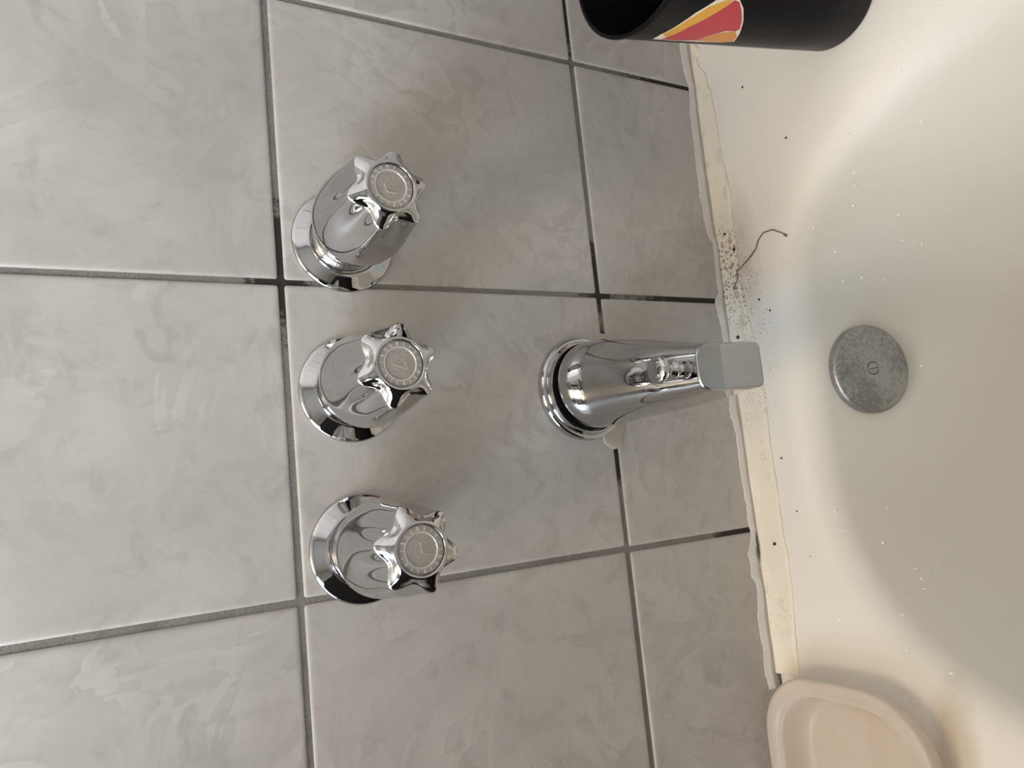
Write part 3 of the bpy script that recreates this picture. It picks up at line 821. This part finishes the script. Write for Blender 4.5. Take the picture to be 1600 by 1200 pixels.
CRUMBS = [(0.1150,-0.0895,.0011,0,'dark speck on the ledge roll below the black cup, all by itself'), (0.1783,-0.0530,.0010,0,'dark speck on the ledge nearest to the black cup'),
          (-0.2160,-0.0185,.0015,.0013,'dark green crumb on the caulk tape between spout and soap dish'), (-0.0084,-0.0380,.0011,0,'dark speck on the ledge just below the end of the second joint'),
          (-0.0355,-0.0100,.0019,.0013,'largest dark crumb, on the caulk right beside the spout nose'), (0.0419,-0.0196,.0016,.0013,'black crumb on the caulk above the hair strand'),
          (0.0590,-0.0110,.0014,.0013,'brown crumb on the caulk, topmost of the crumbs along it'), (-0.0205,-0.0478,.0010,0,'dark speck on the ledge beside the spout nose, nearest the basin'),
          (-0.1449,-0.0376,.0010,0,'dark speck on the ledge half way from spout to soap dish'), (-0.1891,-0.0456,.0008,0,'small speck on the ledge level with the green crumb'), (-0.2256,-0.0525,.0006,0,'tiny speck on the ledge nearest the soap dish')]
for i, (x, y, r, dz, lab) in enumerate(CRUMBS):
    q, n_ = on_tub_down(x, y)
    o = link('crumb', crumb_mesh(i*3.1, r), None)
    o.location = (x, y, q.z + dz + r*0.35)
    tag(o, lab, 'crumb', 'dark crumbs on the tub ledge')

# added black stand-in for a dark-clothed person, out of frame; the chrome mirrors it
cb = empty('dark_stand_in', (-0.80, -0.62, ZF), 'added matt black cabinet shape standing in for a dark-clothed person beside the tub', 'stand-in')
V = []; F = []
addbox(-.20, .20, -.42, .42, 0.04, 1.10); addbox(-.18, .18, -.40, .40, 0.0, 0.04); addbox(-.21, .21, -.43, .43, 1.10, 1.12)
link('carcass', mesh('carcass', V, F, False), cb, M_STANDIN)
for k in (-1, 1):
    V = []; F = []; addbox(.2005, .216, min(0.002*k, .418*k), max(0.002*k, .418*k), 0.06, 1.09)
    d_ = link('door', mesh('door', V, F, False), cb, M_STANDIN)
    V = []; F = []; addbox(.2165, .232, 0.03*k - .006, 0.03*k + .006, 0.55, 0.67)
    link('handle', mesh('handle', V, F, False), d_, M_STANDIN)

# ceiling lamp (outside the frame)
cl = empty('ceiling_light', (LAMP[0], LAMP[1], ZC), 'round opal glass ceiling light above the bathroom floor', 'ceiling light')
link('lamp_base', lathe_z('lamp_base', [(0.02, -0.001), (0.15, -0.001), (0.155, -0.02), (0.14, -0.03), (0.02, -0.03)], 48, True, True), cl, M_WHITE)
t = NT('opal_glass_lit'); t.set(Base_Color=(1, .92, .8, 1), Emission_Color=(1.0, 0.84, 0.62, 1), Emission_Strength=14.0)
link('lamp_shade', lathe_z('lamp_shade', [(0.13, -0.03), (0.135, -0.05), (0.12, -0.08), (0.085, -0.102), (0.04, -0.112), (0.005, -0.114)], 48, True, True), cl, t.m)

# ------------------------------------------------------------------ water droplets on the tub end wall
DROPS = [(0.1495, -0.1821, -0.1685), (0.1465, -0.1968, -0.194), (0.1418, -0.1758, -0.1827), (0.1254, -0.1608, -0.2081), (0.1107, -0.1266, -0.1756), (0.116, -0.0973, -0.1435), (0.0942, -0.1094, -0.1685), (0.0898, -0.1124, -0.1827), (0.0943, -0.1211, -0.1972), (0.0801, -0.1064, -0.1851), (0.0834, -0.0882, -0.1492), (0.07, -0.0929, -0.1648), (0.0659, -0.1003, -0.1906), (0.0615, -0.1108, -0.2303), (0.0481, -0.0863, -0.1713), (0.0435, -0.0828, -0.1646), (0.0329, -0.1035, -0.2455), (0.0312, -0.1062, -0.2568), (0.0286, -0.1079, -0.2656), (0.0233, -0.0843, -0.1855), (0.0099, -0.0869, -0.2035), (0.0063, -0.0942, -0.2331), (0.0001, -0.0883, -0.2118), (-0.0013, -0.094, -0.2342), (-0.003, -0.0835, -0.1936), (-0.0336, -0.0717, -0.1553), (-0.0395, -0.0788, -0.1761), (-0.0787, -0.0992, -0.2579), (-0.1806, -0.0765, -0.1584), (-0.1928, -0.0912, -0.195), (-0.2037, -0.089, -0.1763), (-0.2053, -0.079, -0.1532), (-0.2085, -0.1028, -0.214), (-0.1909, -0.0743, -0.1526), (-0.2349, -0.117, -0.211), (-0.2376, -0.1117, -0.1904), (-0.2445, -0.1161, -0.1891), (-0.2415, -0.119, -0.2033), (-0.2509, -0.1199, -0.1853), (-0.2394, -0.0894, -0.1488), (-0.2483, -0.1059, -0.1592), (-0.255, -0.1004, -0.1493), (-0.2656, -0.1176, -0.1559), (-0.2609, -0.0876, -0.1426), (-0.2674, -0.0956, -0.1434), (-0.2895, -0.1222, -0.1446), (-0.3004, -0.1509, -0.1492), (-0.3103, -0.1532, -0.1446), (-0.2176, -0.0953, -0.1779), (-0.273, -0.0717, -0.1415), (-0.2885, -0.0736, -0.1415), (-0.297, -0.082, -0.1415), (-0.3245, -0.118, -0.1415), (-0.325, -0.127, -0.1415)]
t = NT('water'); t.color(t.mix(t.noise(t.coord(), 300.0), (0.90, 0.90, 0.88), (0.94, 0.94, 0.92)))
t.set(Roughness=0.06, Transmission_Weight=0.12, IOR=1.33, Specular_IOR_Level=0.7)
M_WATER = t.m
ME_DROP = []
for k in range(3):
    prof = [(0.00125, -0.0001), (0.0013, 0.00005), (0.0012, 0.00030), (0.0009, 0.00055), (0.0005, 0.0007), (0.0001, 0.00075)]
    me = lathe('water_drop', prof, 14, True, True, 60)
    for v in me.vertices:
        v.co.z *= 1 + (0.1, 0.3, 0.6)[k]; v.co.x *= (1.0, 0.8, 0.6)[k]
    me.materials.append(M_WATER); ME_DROP.append(me)
for i, q in enumerate(DROPS):
    loc, nn, _, _ = bvh.find_nearest(Vector(q))
    if nn.dot(Vector((0, -1, 0.5))) < 0: nn = -nn
    o = link('water_drop', ME_DROP[i % 3])
    o.location = loc
    sc_ = random.uniform(0.55, 1.15)
    o.scale = (sc_, sc_, sc_)
    o.rotation_euler = nn.to_track_quat('-Y', 'Z').to_euler()
    o.rotation_euler.rotate_axis('Y', random.uniform(-0.7, 0.7))
    if q[0] > -0.10:
        tag(o, 'small clear water drop on the tub wall between the overflow plate and the black cup', 'water drop', 'water drops above the overflow plate')
    elif q[0] > -0.262:
        tag(o, 'small clear water drop on the tub wall between the overflow plate and the soap dish', 'water drop', 'water drops below the overflow plate')
    else:
        tag(o, 'small clear water drop on the tub ledge right next to the soap dish', 'water drop', 'water drops beside the soap dish')
